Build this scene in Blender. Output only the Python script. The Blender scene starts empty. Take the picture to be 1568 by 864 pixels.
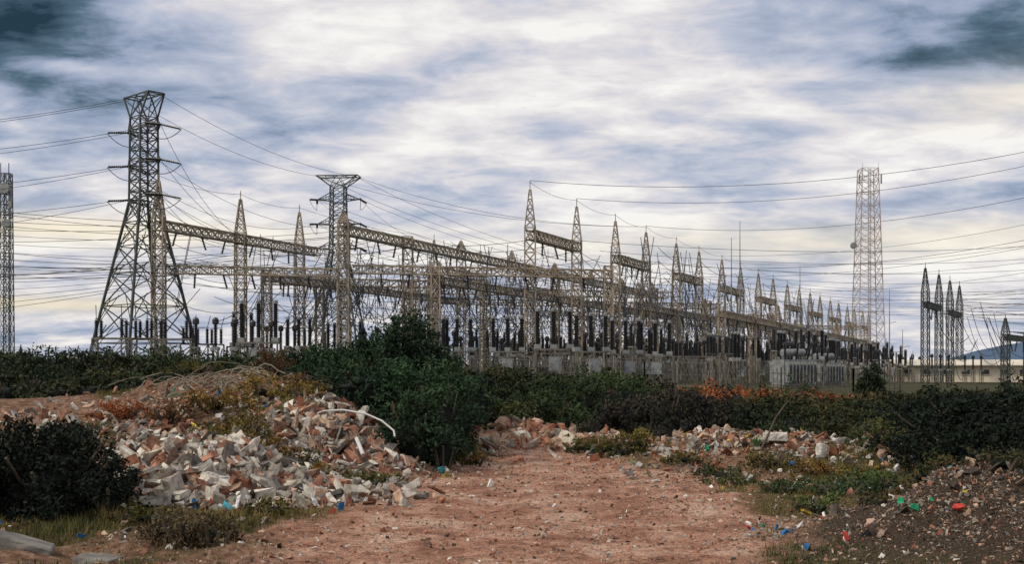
import bpy, math, random
import numpy as np
from mathutils import Vector, Matrix
rng=np.random.default_rng(11); random.seed(11)
F=1742.2; CZ=2.3; HY=562.0
scene=bpy.context.scene
def WX(px,D): return (px-784.0)*D/F
def WZ(py,D): return CZ+(HY-py)*D/F

# ------------------------------------------------------------ noise / terrain
def vnoise(x,y,seed=0):
    xi=np.floor(x); yi=np.floor(y); fx=x-xi; fy=y-yi
    fx=fx*fx*(3-2*fx); fy=fy*fy*(3-2*fy)
    def h(a,b):
        s=np.sin(a*127.1+b*311.7+seed*74.7)*43758.5453
        return s-np.floor(s)
    return (h(xi,yi)*(1-fx)+h(xi+1,yi)*fx)*(1-fy)+(h(xi,yi+1)*(1-fx)+h(xi+1,yi+1)*fx)*fy
def fbm(x,y,o=4,seed=0):
    r=0;a=.5
    for i in range(o):
        r=r+a*(vnoise(x,y,seed+i)-.5); x=x*2.03+1.7; y=y*2.03+5.1; a*=.5
    return r
def sm(t):
    t=np.clip(t,0,1); return t*t*(3-2*t)
def zg(x): return np.clip(0.8-0.02*x,-1.2,2.0)
LY=[6,13.3,17,20,24,28,31,33]; LX=[-3.6,-3.1,-3.0,-2.6,-1.5,-.8,-.3,0.2]
RX_=[3.3,3.2,3.6,4.3,3.9,2.3,1.5,1.0]
def pathmask(x,y):
    l=np.interp(y,LY,LX); r=np.interp(y,LY,RX_)
    n=fbm(x*.9,y*.9,5,3)*2.1
    d=np.minimum(x-l,r-x)+n
    m=sm(d/1.3+.55)
    return m*(y<33.5)*1.0
def G(x,y,cx,cy,sx,sy,a): return a*np.exp(-((x-cx)/sx)**2-((y-cy)/sy)**2)
def H(x,y):
    x=np.asarray(x,float); y=np.asarray(y,float)
    far=sm((y-42)/45); farr=1-sm((y-700)/1500)
    h=far*(zg(x)*farr-1.2*(1-farr))
    edge=np.interp(y,[14,20,24,28,34,60],[-5.2,-3.2,-2.6,-1.6,0.0,2.0])
    pl=1.35*sm((y-18.3)/11)*sm((edge-x)/3.2)
    pl=pl*(1-far)
    h=h+pl
    bumps=G(x,y,-7.7,31,2.6,2.2,.75)+G(x,y,-4.1,25.6,1.5,1.5,.70)+G(x,y,-5.6,21.3,2.1,1.2,.42)+G(x,y,-2.4,26.5,1.0,1.6,.25)
    bumps=bumps+G(x,y,5.6,29.5,2.6,2.4,.55)+G(x,y,9,27,2.5,2.2,.5)+G(x,y,0.2,32.6,1.5,1.0,.5)+G(x,y,2.6,32,1.4,1.0,.3)
    bumps=bumps+G(x,y,5.9,14.7,1.5,1.5,.86)+G(x,y,8.2,16,1.6,2,.8)
    h=h+bumps
    pm=pathmask(x,y)
    near=np.exp(-np.maximum(y-40,0)/40)
    h=h+(fbm(x*.8,y*.8,5,9)*.42*(1-pm)+fbm(x*.5,y*.5,3,19)*.12*pm+fbm(x*4,y*4,3,29)*.08)*near
    hp=np.clip(G(x,y,5.9,14.7,1.7,1.7,1.3),0,1)
    h=h+hp*fbm(x*2.2,y*2.2,4,77)*.30
    c=np.interp(y,LY,(np.array(LX)+np.array(RX_))/2)
    h=h-pm*(G(x,y*0,c-.95,0,.28,1,.05)+G(x,y*0,c+.95,0,.28,1,.05))
    return h
def Hs(x,y): return float(H(np.array([x]),np.array([y]))[0])

# ------------------------------------------------------------ materials
def newmat(name):
    m=bpy.data.materials.new(name); m.use_nodes=True
    nt=m.node_tree; b=nt.nodes['Principled BSDF']; return m,nt,b
def N(nt,t,**k):
    n=nt.nodes.new(t)
    for a,v in k.items(): setattr(n,a,v)
    return n
def noisetex(nt,scale,detail=5,rough=.55,vec=None):
    n=N(nt,'ShaderNodeTexNoise'); n.inputs['Scale'].default_value=scale; n.inputs['Detail'].default_value=detail; n.inputs['Roughness'].default_value=rough
    if vec is not None: nt.links.new(vec,n.inputs['Vector'])
    return n
def ramp(nt,fac,stops):
    r=N(nt,'ShaderNodeValToRGB'); e=r.color_ramp.elements
    while len(e)<len(stops): e.new(.5)
    for i,(p,c) in enumerate(stops):
        e[i].position=p; e[i].color=(*c,1)
    nt.links.new(fac,r.inputs[0]); return r
def mixc(nt,fac,a,b,mode='MIX'):
    m=N(nt,'ShaderNodeMix',data_type='RGBA',blend_type=mode)
    for sock,v in ((m.inputs[0],fac),(m.inputs[6],a),(m.inputs[7],b)):
        if isinstance(v,(int,float)): sock.default_value=v
        elif isinstance(v,tuple): sock.default_value=(*v,1)
        else: nt.links.new(v,sock)
    return m.outputs[2]
def simple(name,c1,c2,scale=3,rough=.7,metal=0,bump=0,detail=5):
    m,nt,b=newmat(name)
    tc=N(nt,'ShaderNodeTexCoord')
    n=noisetex(nt,scale,detail,.6,tc.outputs['Object'])
    r=ramp(nt,n.outputs['Fac'],[(.35,c1),(.65,c2)])
    nt.links.new(r.outputs[0],b.inputs['Base Color'])
    b.inputs['Roughness'].default_value=rough; b.inputs['Metallic'].default_value=metal
    if bump:
        bp=N(nt,'ShaderNodeBump'); bp.inputs['Strength'].default_value=bump; bp.inputs['Distance'].default_value=.02
        n2=noisetex(nt,scale*8,6,.7,tc.outputs['Object']); nt.links.new(n2.outputs['Fac'],bp.inputs['Height']); nt.links.new(bp.outputs[0],b.inputs['Normal'])
    return m
def attrmat(name,rough=.8,bump=0,nscale=12,namp=.5,detail=3):
    m,nt,b=newmat(name)
    a=N(nt,'ShaderNodeAttribute',attribute_name='Col')
    c=a.outputs['Color']
    tc=N(nt,'ShaderNodeTexCoord')
    if namp:
        n=noisetex(nt,nscale,detail,.65,tc.outputs['Object'])
        r=ramp(nt,n.outputs['Fac'],[(.32,(1-namp,(1-namp)*.90,(1-namp)*.80)),(.60,(1,1,1))])
        c=mixc(nt,1.0,c,r.outputs[0],'MULTIPLY')
    nt.links.new(c,b.inputs['Base Color']); b.inputs['Roughness'].default_value=rough
    b.inputs['Specular IOR Level'].default_value=.2
    if bump:
        bp=N(nt,'ShaderNodeBump'); bp.inputs['Strength'].default_value=bump; bp.inputs['Distance'].default_value=.02
        n2=noisetex(nt,30,4,.7,tc.outputs['Object']); nt.links.new(n2.outputs['Fac'],bp.inputs['Height']); nt.links.new(bp.outputs[0],b.inputs['Normal'])
    return m
M_gal=simple('weathered_galvanised_steel',(.15,.12,.085),(.39,.325,.235),1.2,.65,detail=2)
M_stand=simple('aged_support_steel',(.06,.058,.05),(.19,.17,.135),1.2,.7,detail=2)
M_pyl=simple('dark_galvanised_steel',(.028,.036,.034),(.075,.085,.075),.8,.65,detail=2)
M_wire=simple('conductor',(.03,.035,.04),(.05,.055,.06),1,.6,detail=0)
M_ins=simple('brown_porcelain',(.012,.014,.016),(.03,.028,.028),2,.35,detail=1)
M_grey=simple('grey_painted_steel',(.14,.15,.15),(.27,.28,.27),2,.55,detail=2)
M_mast=simple('faded_mast_paint',(.36,.29,.27),(.52,.47,.45),.25,.7,detail=1)
M_conc=simple('precast_concrete',(.11,.10,.09),(.22,.205,.175),3,.9,0,.4)
M_link=simple('galvanised_mesh_wire',(.08,.09,.09),(.15,.15,.14),1,.7,detail=0)
M_fence=simple('weathered_fence_paling',(.025,.027,.024),(.075,.07,.058),1.3,.9)
M_leaf=attrmat('foliage',.75,0,3,0)
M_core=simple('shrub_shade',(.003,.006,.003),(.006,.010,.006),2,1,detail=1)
M_rub=attrmat('rubble',.92,.9,7,.6)
M_grass=attrmat('grass',.85,0,2,0)
M_bark=simple('bark',(.06,.045,.03),(.12,.09,.06),10,.9)
M_wood=simple('dry_branch',(.16,.13,.09),(.32,.27,.20),8,.9)
M_white=simple('white_plastic',(.45,.45,.43),(.62,.61,.57),5,.6)

# ------------------------------------------------------------ mesh builder
class MB:
    def __init__(s): s.v=[];s.f=[];s.m=[]
    def bar(s,p,q,w,mi=0,h=None):
        p=Vector(p);q=Vector(q);d=q-p
        if d.length<1e-5:return
        d.normalize(); up=Vector((0,0,1)) if abs(d.z)<.9 else Vector((1,0,0))
        a=d.cross(up).normalized()*(w/2); b=a.cross(d).normalized()*((h or w)/2)
        i=len(s.v)
        for c in (p,q):
            for sa,sb in ((1,1),(-1,1),(-1,-1),(1,-1)): s.v.append(tuple(c+a*sa+b*sb))
        for k in range(4): s.f.append((i+k,i+(k+1)%4,i+4+(k+1)%4,i+4+k)); s.m.append(mi)
        s.f.append((i+3,i+2,i+1,i)); s.f.append((i+4,i+5,i+6,i+7)); s.m+= [mi,mi]
    def box(s,c,sz,mi=0,rot=None,bev=0):
        R=rot or Matrix.Identity(3); i=len(s.v)
        for x,y,z in ((-1,-1,-1),(1,-1,-1),(1,1,-1),(-1,1,-1),(-1,-1,1),(1,-1,1),(1,1,1),(-1,1,1)):
            s.v.append(tuple(Vector(c)+R@Vector((x*sz[0]/2,y*sz[1]/2,z*sz[2]/2))))
        for f in ((3,2,1,0),(4,5,6,7),(0,1,5,4),(1,2,6,5),(2,3,7,6),(3,0,4,7)): s.f.append(tuple(i+k for k in f)); s.m.append(mi)
    def lathe(s,base,axis,prof,seg=8,mi=0):
        base=Vector(base); d=Vector(axis).normalized(); up=Vector((0,0,1)) if abs(d.z)<.9 else Vector((1,0,0))
        a=d.cross(up).normalized(); b=d.cross(a)
        i=len(s.v)
        for r,z in prof:
            for k in range(seg):
                t=2*math.pi*k/seg; s.v.append(tuple(base+d*z+a*(r*math.cos(t))+b*(r*math.sin(t))))
        for j in range(len(prof)-1):
            for k in range(seg):
                s.f.append((i+j*seg+k,i+j*seg+(k+1)%seg,i+(j+1)*seg+(k+1)%seg,i+(j+1)*seg+k)); s.m.append(mi)
        s.f.append(tuple(i+(len(prof)-1)*seg+k for k in range(seg))); s.m.append(mi)
        s.f.append(tuple(i+k for k in reversed(range(seg)))); s.m.append(mi)
    def insul(s,base,axis,L,r,mi=0,seg=8,pitch=.2):
        n=max(3,int(L/pitch)); prof=[]
        for k in range(n):
            z=L*k/n; prof+=[(r*.5,z),(r,z+L/n*.35),(r*.5,z+L/n*.6)]
        prof.append((r*.5,L)); s.lathe(base,axis,prof,seg,mi)
    def tube(s,pts,r,mi=0,seg=4):
        pts=[Vector(p) for p in pts]; i=len(s.v); n=len(pts)
        for k,p in enumerate(pts):
            d=(pts[min(k+1,n-1)]-pts[max(k-1,0)]); d=d.normalized() if d.length>1e-6 else Vector((1,0,0))
            up=Vector((0,0,1)) if abs(d.z)<.95 else Vector((1,0,0))
            a=d.cross(up).normalized(); b=a.cross(d)
            for j in range(seg):
                t=2*math.pi*j/seg; s.v.append(tuple(p+a*(r*math.cos(t))+b*(r*math.sin(t))))
        for k in range(n-1):
            for j in range(seg):
                s.f.append((i+k*seg+j,i+k*seg+(j+1)%seg,i+(k+1)*seg+(j+1)%seg,i+(k+1)*seg+j)); s.m.append(mi)
    def cat(s,p,q,sag,r=.03,n=14,mi=0):
        p=Vector(p);q=Vector(q)
        s.tube([p.lerp(q,k/n)-Vector((0,0,sag*4*(k/n)*(1-k/n))) for k in range(n+1)],r,mi,3)
    def lattice(s,p,q,w0,w1,n,tl,tb,mi=0,depth0=None,depth1=None,xb=True,geo=1.0,belt=True):
        p=Vector(p);q=Vector(q);d=(q-p).normalized()
        up=Vector((0,0,1)) if abs(d.z)<.7 else Vector((0,1,0))
        a=d.cross(up).normalized(); b=a.cross(d).normalized()
        depth0=depth0 or w0; depth1=depth1 or w1
        ts=[0]
        st=1.0
        for k in range(n): ts.append(ts[-1]+st); st*=geo
        ts=[t/ts[-1] for t in ts]
        rings=[]
        for t in ts:
            c=p.lerp(q,t); w=w0+(w1-w0)*t; dd=depth0+(depth1-depth0)*t
            rings.append([c+a*(w/2*x)+b*(dd/2*y) for x,y in ((1,1),(-1,1),(-1,-1),(1,-1))])
        for k in range(4): s.bar(rings[0][k],rings[-1][k],tl,mi)
        for j in range(n):
            for k in range(4):
                A=rings[j][k];B=rings[j][(k+1)%4];C=rings[j+1][(k+1)%4];D=rings[j+1][k]
                if xb: s.bar(A,C,tb,mi); s.bar(B,D,tb,mi)
                elif j%2: s.bar(A,C,tb,mi)
                else: s.bar(B,D,tb,mi)
                if belt: s.bar(D,C,tb,mi)
    def obj(s,name,mats,loc=(0,0,0),rz=0,smooth=False):
        me=bpy.data.meshes.new(name); me.from_pydata(s.v,[],s.f)
        for m in mats: me.materials.append(m)
        me.polygons.foreach_set('material_index',s.m)
        me.polygons.foreach_set('use_smooth',[smooth]*len(s.f))
        me.update(); return inst(me,name,loc,rz)
def inst(me,name,loc=(0,0,0),rz=0,sc=1):
    o=bpy.data.objects.new(name,me); scene.collection.objects.link(o); o.location=loc; o.rotation_euler=(0,0,rz); o.scale=(sc,)*3
    return o
def npmesh(name,V,Fc,mat,col=None,smooth=False):
    V=np.ascontiguousarray(V,dtype=np.float32); Fc=np.ascontiguousarray(Fc,dtype=np.int32)
    me=bpy.data.meshes.new(name); k=Fc.shape[1]
    me.vertices.add(len(V)); me.vertices.foreach_set('co',V.ravel())
    me.loops.add(Fc.size); me.loops.foreach_set('vertex_index',Fc.ravel())
    me.polygons.add(len(Fc)); me.polygons.foreach_set('loop_start',np.arange(0,Fc.size,k,dtype=np.int32))
    me.update(calc_edges=True); me.validate()
    me.polygons.foreach_set('use_smooth',np.full(len(me.polygons),smooth,dtype=bool))
    if col is not None:
        at=me.color_attributes.new('Col','FLOAT_COLOR','POINT')
        c=np.ones((len(V),4),dtype=np.float32); c[:,:3]=col; at.data.foreach_set('color',c.ravel())
    me.materials.append(mat)
    o=bpy.data.objects.new(name,me); scene.collection.objects.link(o); return o

# ------------------------------------------------------------ ground
def axis(dense0,dense1,step,lo,hi):
    a=list(np.arange(dense0,dense1+1e-6,step)); s=step
    while a[-1]<hi: s*=1.13; a.append(a[-1]+s)
    b=[];s=step;x=dense0
    while x>lo: s*=1.13; x-=s; b.append(x)
    return np.array(b[::-1]+a)
xs=axis(-12,12,.09,-6000,6000); ys=axis(11,34,.09,-400,9000)
XX,YY=np.meshgrid(xs,ys); ZZ=H(XX,YY)
nx,ny=len(xs),len(ys)
V=np.stack([XX.ravel(),YY.ravel(),ZZ.ravel()],1)
idx=np.arange(nx*ny).reshape(ny,nx)
Fc=np.stack([idx[:-1,:-1].ravel(),idx[:-1,1:].ravel(),idx[1:,1:].ravel(),idx[1:,:-1].ravel()],1)
pm=pathmask(XX,YY)
def grassy(x,y): return np.clip(sm((fbm(x*.45,y*.45,4,40)+.06)/.2)+G(x,y,5.2,20.5,1.6,1.4,.9)+G(x,y,-2.4,22.5,.9,.8,.9)+G(x,y,-5.2,16.5,1.8,1.6,.7),0,1)
gr=np.clip(grassy(XX,YY)*.8,0,1)
dark=np.clip(G(XX,YY,5.9,14.7,2.0,2.3,1.6)+G(XX,YY,8.5,16,2.6,3,1.6),0,1)
col=np.stack([pm.ravel(),gr.ravel(),dark.ravel()],1)
m,nt,b=newmat('dirt_ground')
at=N(nt,'ShaderNodeAttribute',attribute_name='Col'); sp=N(nt,'ShaderNodeSeparateColor'); nt.links.new(at.outputs['Color'],sp.inputs[0])
tc=N(nt,'ShaderNodeTexCoord'); o=tc.outputs['Object']
n1=noisetex(nt,.8,6,.68,o); n2=noisetex(nt,6,5,.75,o); n3=noisetex(nt,34,3,.75,o)
p1=ramp(nt,n1.outputs['Fac'],[(.38,(.38,.195,.13)),(.50,(.62,.35,.24)),(.62,(.80,.56,.42))])
p2=ramp(nt,n2.outputs['Fac'],[(.34,(.40,.35,.32)),(.48,(.88,.85,.82)),(.66,(1.14,1.1,1.06))])
p3=ramp(nt,n3.outputs['Fac'],[(.36,(.42,.39,.37)),(.58,(1.1,1.1,1.1))])
pc=mixc(nt,1.0,mixc(nt,1.0,p1.outputs[0],p2.outputs[0],'MULTIPLY'),p3.outputs[0],'MULTIPLY')
s1=ramp(nt,n2.outputs['Fac'],[(.35,(.09,.05,.032)),(.52,(.26,.145,.09)),(.68,(.46,.32,.22))])
g1=ramp(nt,n3.outputs['Fac'],[(.35,(.025,.032,.013)),(.65,(.13,.115,.045))])
sc_=mixc(nt,sp.outputs[1],s1.outputs[0],g1.outputs[0])
d1=ramp(nt,n3.outputs['Fac'],[(.35,(.02,.015,.011)),(.65,(.13,.092,.066))])
sc_=mixc(nt,sp.outputs[2],sc_,d1.outputs[0])
fc=mixc(nt,sp.outputs[0],sc_,pc)
sx_=N(nt,'ShaderNodeSeparateXYZ'); nt.links.new(o,sx_.inputs[0])
mr=N(nt,'ShaderNodeMapRange'); mr.inputs[1].default_value=34; mr.inputs[2].default_value=44; nt.links.new(sx_.outputs[1],mr.inputs[0])
fc=mixc(nt,mr.outputs[0],fc,mixc(nt,n1.outputs['Fac'],(.03,.04,.02),(.10,.085,.045)))
nt.links.new(fc,b.inputs['Base Color']); b.inputs['Roughness'].default_value=.95; b.inputs['Specular IOR Level'].default_value=.1
bp=N(nt,'ShaderNodeBump'); bp.inputs['Strength'].default_value=1.0; bp.inputs['Distance'].default_value=.06
ad=N(nt,'ShaderNodeMath',operation='ADD'); nt.links.new(n2.outputs['Fac'],ad.inputs[0]); nt.links.new(n3.outputs['Fac'],ad.inputs[1])
nt.links.new(ad.outputs[0],bp.inputs['Height']); nt.links.new(bp.outputs[0],b.inputs['Normal'])
npmesh('ground',V,Fc,m,col,True)

# ------------------------------------------------------------ substation gantries
U=Vector((.42,.907,0)).normalized(); UA=math.atan2(U.y,U.x)
def column(mb,x,y,z,h,peak,w=1.25,mi=0,body=None):
    body=body or h
    mb.lattice((x,y,z-1),(x,y,z+body),w,w*.92,int((body+1)/1.3),.14,.07,mi)
    if peak>0:
        mb.lattice((x,y,z+body),(x,y,z+body+peak*.8),w*.92,.22,4,.11,.065,mi)
        mb.bar((x,y,z+body+peak*.78),(x,y,z+body+peak),.09,mi)
def beam(mb,p,q,w=1.0,mi=0):
    L=(Vector(q)-Vector(p)).length
    mb.lattice(p,q,w,w,max(2,int(L/1.1)),.13,.08,mi)
def hang(mb,p,L=1.6,mi=1):
    mb.insul((p[0],p[1],p[2]),(random.uniform(-.3,.3),random.uniform(-.3,.3),-1),L,.17,mi,6,.2)
R3=(2.0,126.0)
def on(row,t): return (row[0]+U.x*t,row[1]+U.y*t)
ports=[(0,14),(28,41),(56,69),(84,98),(113,127),(142,156),(170,184),(200,214),(230,244),(262,276)]
for a,bq in ports:
    mb=MB()
    za=float(zg(on(R3,a)[0])); zb=float(zg(on(R3,bq)[0]))
    xa,ya=on(R3,a); xb,yb=on(R3,bq)
    column(mb,xa,ya,za,17,5.2); column(mb,xb,yb,zb,17,5.2)
    beam(mb,(xa,ya,za+16.2),(xb,yb,zb+16.2))
    for k in (.25,.5,.75):
        P=Vector((xa,ya,za+15.7)).lerp(Vector((xb,yb,zb+15.7)),k); hang(mb,P,1.6)
    mb.obj('substation_gantry',[M_gal,M_ins])
R1=(-38.5,124.0)
def rowg(row,ts,peak,hb=16.2,body=17,ext=1.5,nm='substation_gantry',peaks=None,w=1.25,bw=1.0,mat=None):
    mb=MB(); pts=[]
    for i,t in enumerate(ts):
        x,y=on(row,t); z=float(zg(x)); column(mb,x,y,z,body,peaks[i] if peaks else peak,w); pts.append((x,y,z+hb))
    for i in range(len(pts)-1):
        beam(mb,pts[i],pts[i+1],bw)
        for k in (.2,.5,.8):
            P=Vector(pts[i]).lerp(Vector(pts[i+1]),k)-Vector((0,0,.5)); hang(mb,P)
    if ext:
        d=Vector(pts[-1])+U*ext*2; beam(mb,pts[-1],d,bw)
    mb.obj(nm,[mat or M_gal,M_ins]); return pts
rowg(R1,[0,14,26],5.0,ext=2)
rowg((-35.5,124),[56,72],4.6)
rowg(R1,[100,114],4.0)
R2=(-18.5,125.0)
rowg(R2,[0,14,28,44,60],0,ext=0,peaks=[1.5,0,1.2,1.5,1.2])
rowg(R2,[60.5,76,92,110],0,ext=0,peaks=[0,1.2,1.2,2])
rowg((-9,128),[0,14,30,46,62,80,98],0,hb=11.2,body=12,ext=0,peaks=[0]*7,w=1.0,bw=.8)
rowg((-28,130),[0,16,32,50],0,hb=11.2,body=12,ext=0,peaks=[0]*4,w=1.0,bw=.8)
rowg((10,131),[14,30,46,62,80,98,116,134],0,hb=9.5,body=10,ext=0,peaks=[3,0,3,0,3,0,3,0],w=.9,bw=.7)
rowg((22,128),[6,22,38,54,72,90,108,126,144],0,hb=8.2,body=9,ext=0,peaks=[0,0,2.5,0,0,2.5,0,0,0],w=.9,bw=.7)
def pair(p0,p1,h,pk,hb):
    mb=MB()
    for (x,y) in (p0,p1): column(mb,x,y,-1.2,h,pk,1.15)
    beam(mb,(p0[0],p0[1],-1.2+hb),(p1[0],p1[1],-1.2+hb),.9)
    for k in (.2,.5,.8): hang(mb,(p0[0]+(p1[0]-p0[0])*k,p0[1]+(p1[1]-p0[1])*k,hb-1.7),2)
    mb.obj('substation_gantry',[M_pyl,M_ins])
pair((71.2,196),(78.8,210),16.5,5,14.3); pair((86.6,225),(94,239),16.5,5,14.3); pair((85,196),(97,214),9.5,3.0,8.6)
def lateral(x0,x1,y,hb,cols):
    mb=MB(); z0=float(zg(x0))+hb; z1=float(zg(x1))+hb
    beam(mb,(x0,y,z0),(x1,y,z1),.85)
    for c in cols: column(mb,c,y,float(zg(c)),hb+.9,0,1.0)
    n=int(abs(x1-x0)/3)
    for k in range(1,n):
        P=Vector((x0,y,z0-.5)).lerp(Vector((x1,y,z1-.5)),k/n); hang(mb,P,1.5)
    mb.obj('busbar_gantry',[M_gal,M_ins])
lateral(-37.8,-19.2,124.6,11.4,[]); lateral(-17.6,11.0,125.2,11.9,[-8.4,10.6])
lateral(-31,-3,142,11.6,[-24,-12]); lateral(-22,22,160,12,[-14,-4,20]); lateral(-12,34,186,12,[2,16,32])
lateral(4,52,220,12,[4,30,50]); lateral(20,80,262,12,[22,40,60,78])

# ------------------------------------------------------------ pylons
def pylon_mesh(tw,td,zf):
    mb=MB()
    mb.lattice((0,0,-1.5),(0,0,18.8),9.6,2.3,6,.24,.10,0,geo=.86)
    for sx in (-1,1):
        for sy in (-1,1):
            for k in range(6):
                z0=-1.5+20.3*k/6.0; z1=z0+20.3/6
                w0=(9.6-7.3*(z0+1.5)/20.3)/2; w1=(9.6-7.3*(z1+1.5)/20.3)/2
                mb.bar((sx*w0,sy*w0,z0),(sx*w1*.45,sy*w1,z1),.07); mb.bar((sx*w0,sy*w0,z0),(sx*w1,sy*w1*.45,z1),.07)
    mb.lattice((0,0,18.8),(0,0,zf),2.3,2.1,8,.18,.09,0)
    top=[(sx*tw,sy*td,30.6) for sx,sy in ((1,1),(-1,1),(-1,-1),(1,-1))]; bot=[(sx*1.05,sy*1.05,zf) for sx,sy in ((1,1),(-1,1),(-1,-1),(1,-1))]
    for k in range(4):
        mb.bar(bot[k],top[k],.15); mb.bar(top[k],top[(k+1)%4],.13); mb.bar(bot[k],top[(k+1)%4],.08); mb.bar(bot[(k+1)%4],top[k],.08)
        mb.bar(bot[k],(0,top[k][1],30.6),.08)
    mb.bar(top[0],top[2],.08);mb.bar(top[1],top[3],.08)
    for x in (-.7,-.3,.3,.7): mb.bar((x*tw,td,30.6),(x*tw+.5,-td,30.6),.08)
    for z in (27.0,23.2,19.4):
        for sx in (-1,1):
            tip=(sx*3.4,0,z)
            for sy in (-1,1):
                mb.bar((sx*1.1,sy*1.1,z-.1),tip,.13); mb.bar((sx*1.1,sy*1.1,z+.9),tip,.10)
                for k in (.3,.6):
                    a=Vector((sx*1.1,sy*1.1,z-.1)).lerp(Vector(tip),k); c=Vector((sx*1.1,-sy*1.1,z-.1)).lerp(Vector(tip),k+.2); e=Vector((sx*1.1,sy*1.1,z+.9)).lerp(Vector(tip),k)
                    mb.bar(a,c,.07); mb.bar(a,e,.07)
            for sy in (-1,1):
                mb.insul(tip,(sx*.25,sy,-.12),2.2,.17,1,7,.2)
            mb.tube([(tip[0]+sx*.6*abs(c),2.2*c,z-.3-1.3*(1-c*c)) for c in np.linspace(-1,1,9)],.04,1,4)
    for z in (20,22,24.5,26.5):
        mb.bar((-1.1,-1.1,z),(1.1,1.1,z),.08); mb.bar((1.1,-1.1,z),(-1.1,1.1,z),.08)
    return mb
PY=[((-40.6,125.5),math.radians(-42)),((-27.0,177),math.radians(-5)),((-125,118),math.radians(-75)),((78,104),math.radians(70)),((100,150),math.radians(75)),((-112,84),math.radians(-70))]
first=None; PYL=[]
for j,((x,y),r) in enumerate(PY):
    z=float(zg(x)) if y>90 else Hs(x,y)
    if j==1: pylon_mesh(3.25,1.3,29.0).obj('transmission_pylon',[M_pyl,M_ins],(x,y,z),r)
    elif first is None: ob=pylon_mesh(2.6,.95,28.2).obj('transmission_pylon',[M_pyl,M_ins],(x,y,z),r); first=ob.data
    else: ob=inst(first,'transmission_pylon',(x,y,z),r)
    PYL.append((Vector((x,y,z)),r))
def ptip(i,lv,side):
    c,r=PYL[i]; z={0:30.6,1:27.0,2:23.2,3:19.4}[lv]; x=(2.6 if lv==0 else 3.4)*side
    return c+Vector((x*math.cos(r),x*math.sin(r),z))
# ------------------------------------------------------------ wires
w=MB()
def rt(row,t,h): 
    x,y=on(row,t); return (x,y,float(zg(x))+h)
for lv in range(4):
    for sd in (-1,1):
        w.cat(ptip(2,lv,sd),ptip(0,lv,sd),4+random.random()*2,.03,24)
        w.cat(ptip(0,lv,sd),rt(R1,6+3*lv+4*sd,16.6) if lv else ptip(1,0,sd),1.5,.03)
        if lv>1: w.cat(ptip(0,lv,sd)-Vector((0,0,.3)),ptip(1,lv,sd),3,.03,20)
        w.cat(ptip(1,lv,sd),rt(R2,20+8*lv+3*sd,16.6) if lv else rt(R3,41,22),2,.03)
        w.cat(ptip(1,lv,sd),rt(R3,60+10*lv,16.6),3,.03)
for k in range(6):
    w.cat(ptip(5,k%4,-1 if k%2 else 1),rt(R1,2+k*2.6,16.7),4.5,.03,24)
    w.cat(ptip(5,(k+1)%4,1 if k%2 else -1)-Vector((0,0,3)),(R1[0]+3*k,124.6,13.5),4+k*.4,.03,24)
    w.cat((-120,150+8*k,20+k),rt(R1,3+5*k,13+k*.6),4,.03,24)
    w.cat((-120,140+8*k,8+2.4*k),rt(R1,1+4*k,10+k*.9),2.5,.03,24)
    w.cat((-110,160+12*k,27-k),rt(R2,3+4*k,16.6),3.5,.03,24)
for k,(i,lv) in enumerate([(3,0),(3,0),(3,1),(3,2),(4,0),(4,1),(4,1),(4,2),(4,2),(4,3)]):
    a=[(0,22.2),(14,22.2),(41,22.1),(36,16.5),(84,22),(98,22),(62,16.5),(91,16.5),(113,22),(120,16.5)][k]
    w.cat(ptip(i,lv,1 if k%2 else -1),rt(R3,*a),4.5 if i==3 else 3.5,.03,26)
for k in range(8):
    w.cat((140,170+k*8,30-k*1.6),rt(R3,(8,22,34,48,63,77,90,120)[k],16.6),5,.03,26)
    w.cat((150,190+k*10,24-k*1.4),(72+k*2.8,198+k*5,15.0-(k%3)*1.5),3,.04,20)
for k in range(6):
    w.cat((130,150+k*10,20-k*.4),(71+k*3,196+k*5,14.2-(k%2)*2),3,.04,20)
    w.cat((120,170+k*10,11),(85+k*2,196+k*3,8.4),1.6,.045,12)
    w.cat((130,140+k*9,17+k*1.6),rt(R3,127+k*15,16.5+(k%2)*5),4,.03,22)
for row,ts,h in ((R3,[a for p in ports for a in p],22),(R1,[0,14,26,56,72,100],21.6)):
    for i in range(len(ts)-1): w.cat(rt(row,ts[i],h),rt(row,ts[i+1],h),.5,.025,8)
for row in (R1,(-33,124),(-28,126),R2,(-13,126),(-6,127),R3,(6,127),(11,128),(17,128)):
    for hh in (8.5,12.0,15.3):
        off=random.uniform(-1,1)
        for t in range(0,150,18):
            w.cat(rt((row[0]+off,row[1]),t,hh),rt((row[0]+off,row[1]),t+18,hh),random.uniform(.6,1.6),.035,10)
for t in (0,6,13,22,30,41,56,70,90,112):
    for h in (10.3,13.0,15.6):
        w.cat(rt(R1,t,h),rt(R2,t,h),random.uniform(.8,2),.035,12)
        w.cat(rt(R2,t,h),rt(R3,t,h),random.uniform(.8,2),.035,12)
for i in range(600):
    t=random.uniform(0,150)*random.random()**.5; x0=random.uniform(-38,16)
    h1=random.choice((16.0,11.6,11.8,9.6,15)); a=rt((x0,124),t,h1); dx=random.uniform(-5,5)
    b_=rt((x0+dx,124),max(0,t+random.uniform(-5,5)),random.uniform(5.5,7.5))
    w.cat(a,b_,random.uniform(-.3,2.6),.045,9)
for i in range(14):
    x=random.uniform(73,92); y=random.uniform(198,215)
    w.cat((x,y,random.uniform(11,14)),(x+random.uniform(3,9),y+random.uniform(-4,4),random.uniform(0,9)),random.uniform(2,6),.06,12)
w.obj('power_lines',[M_wire])

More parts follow.
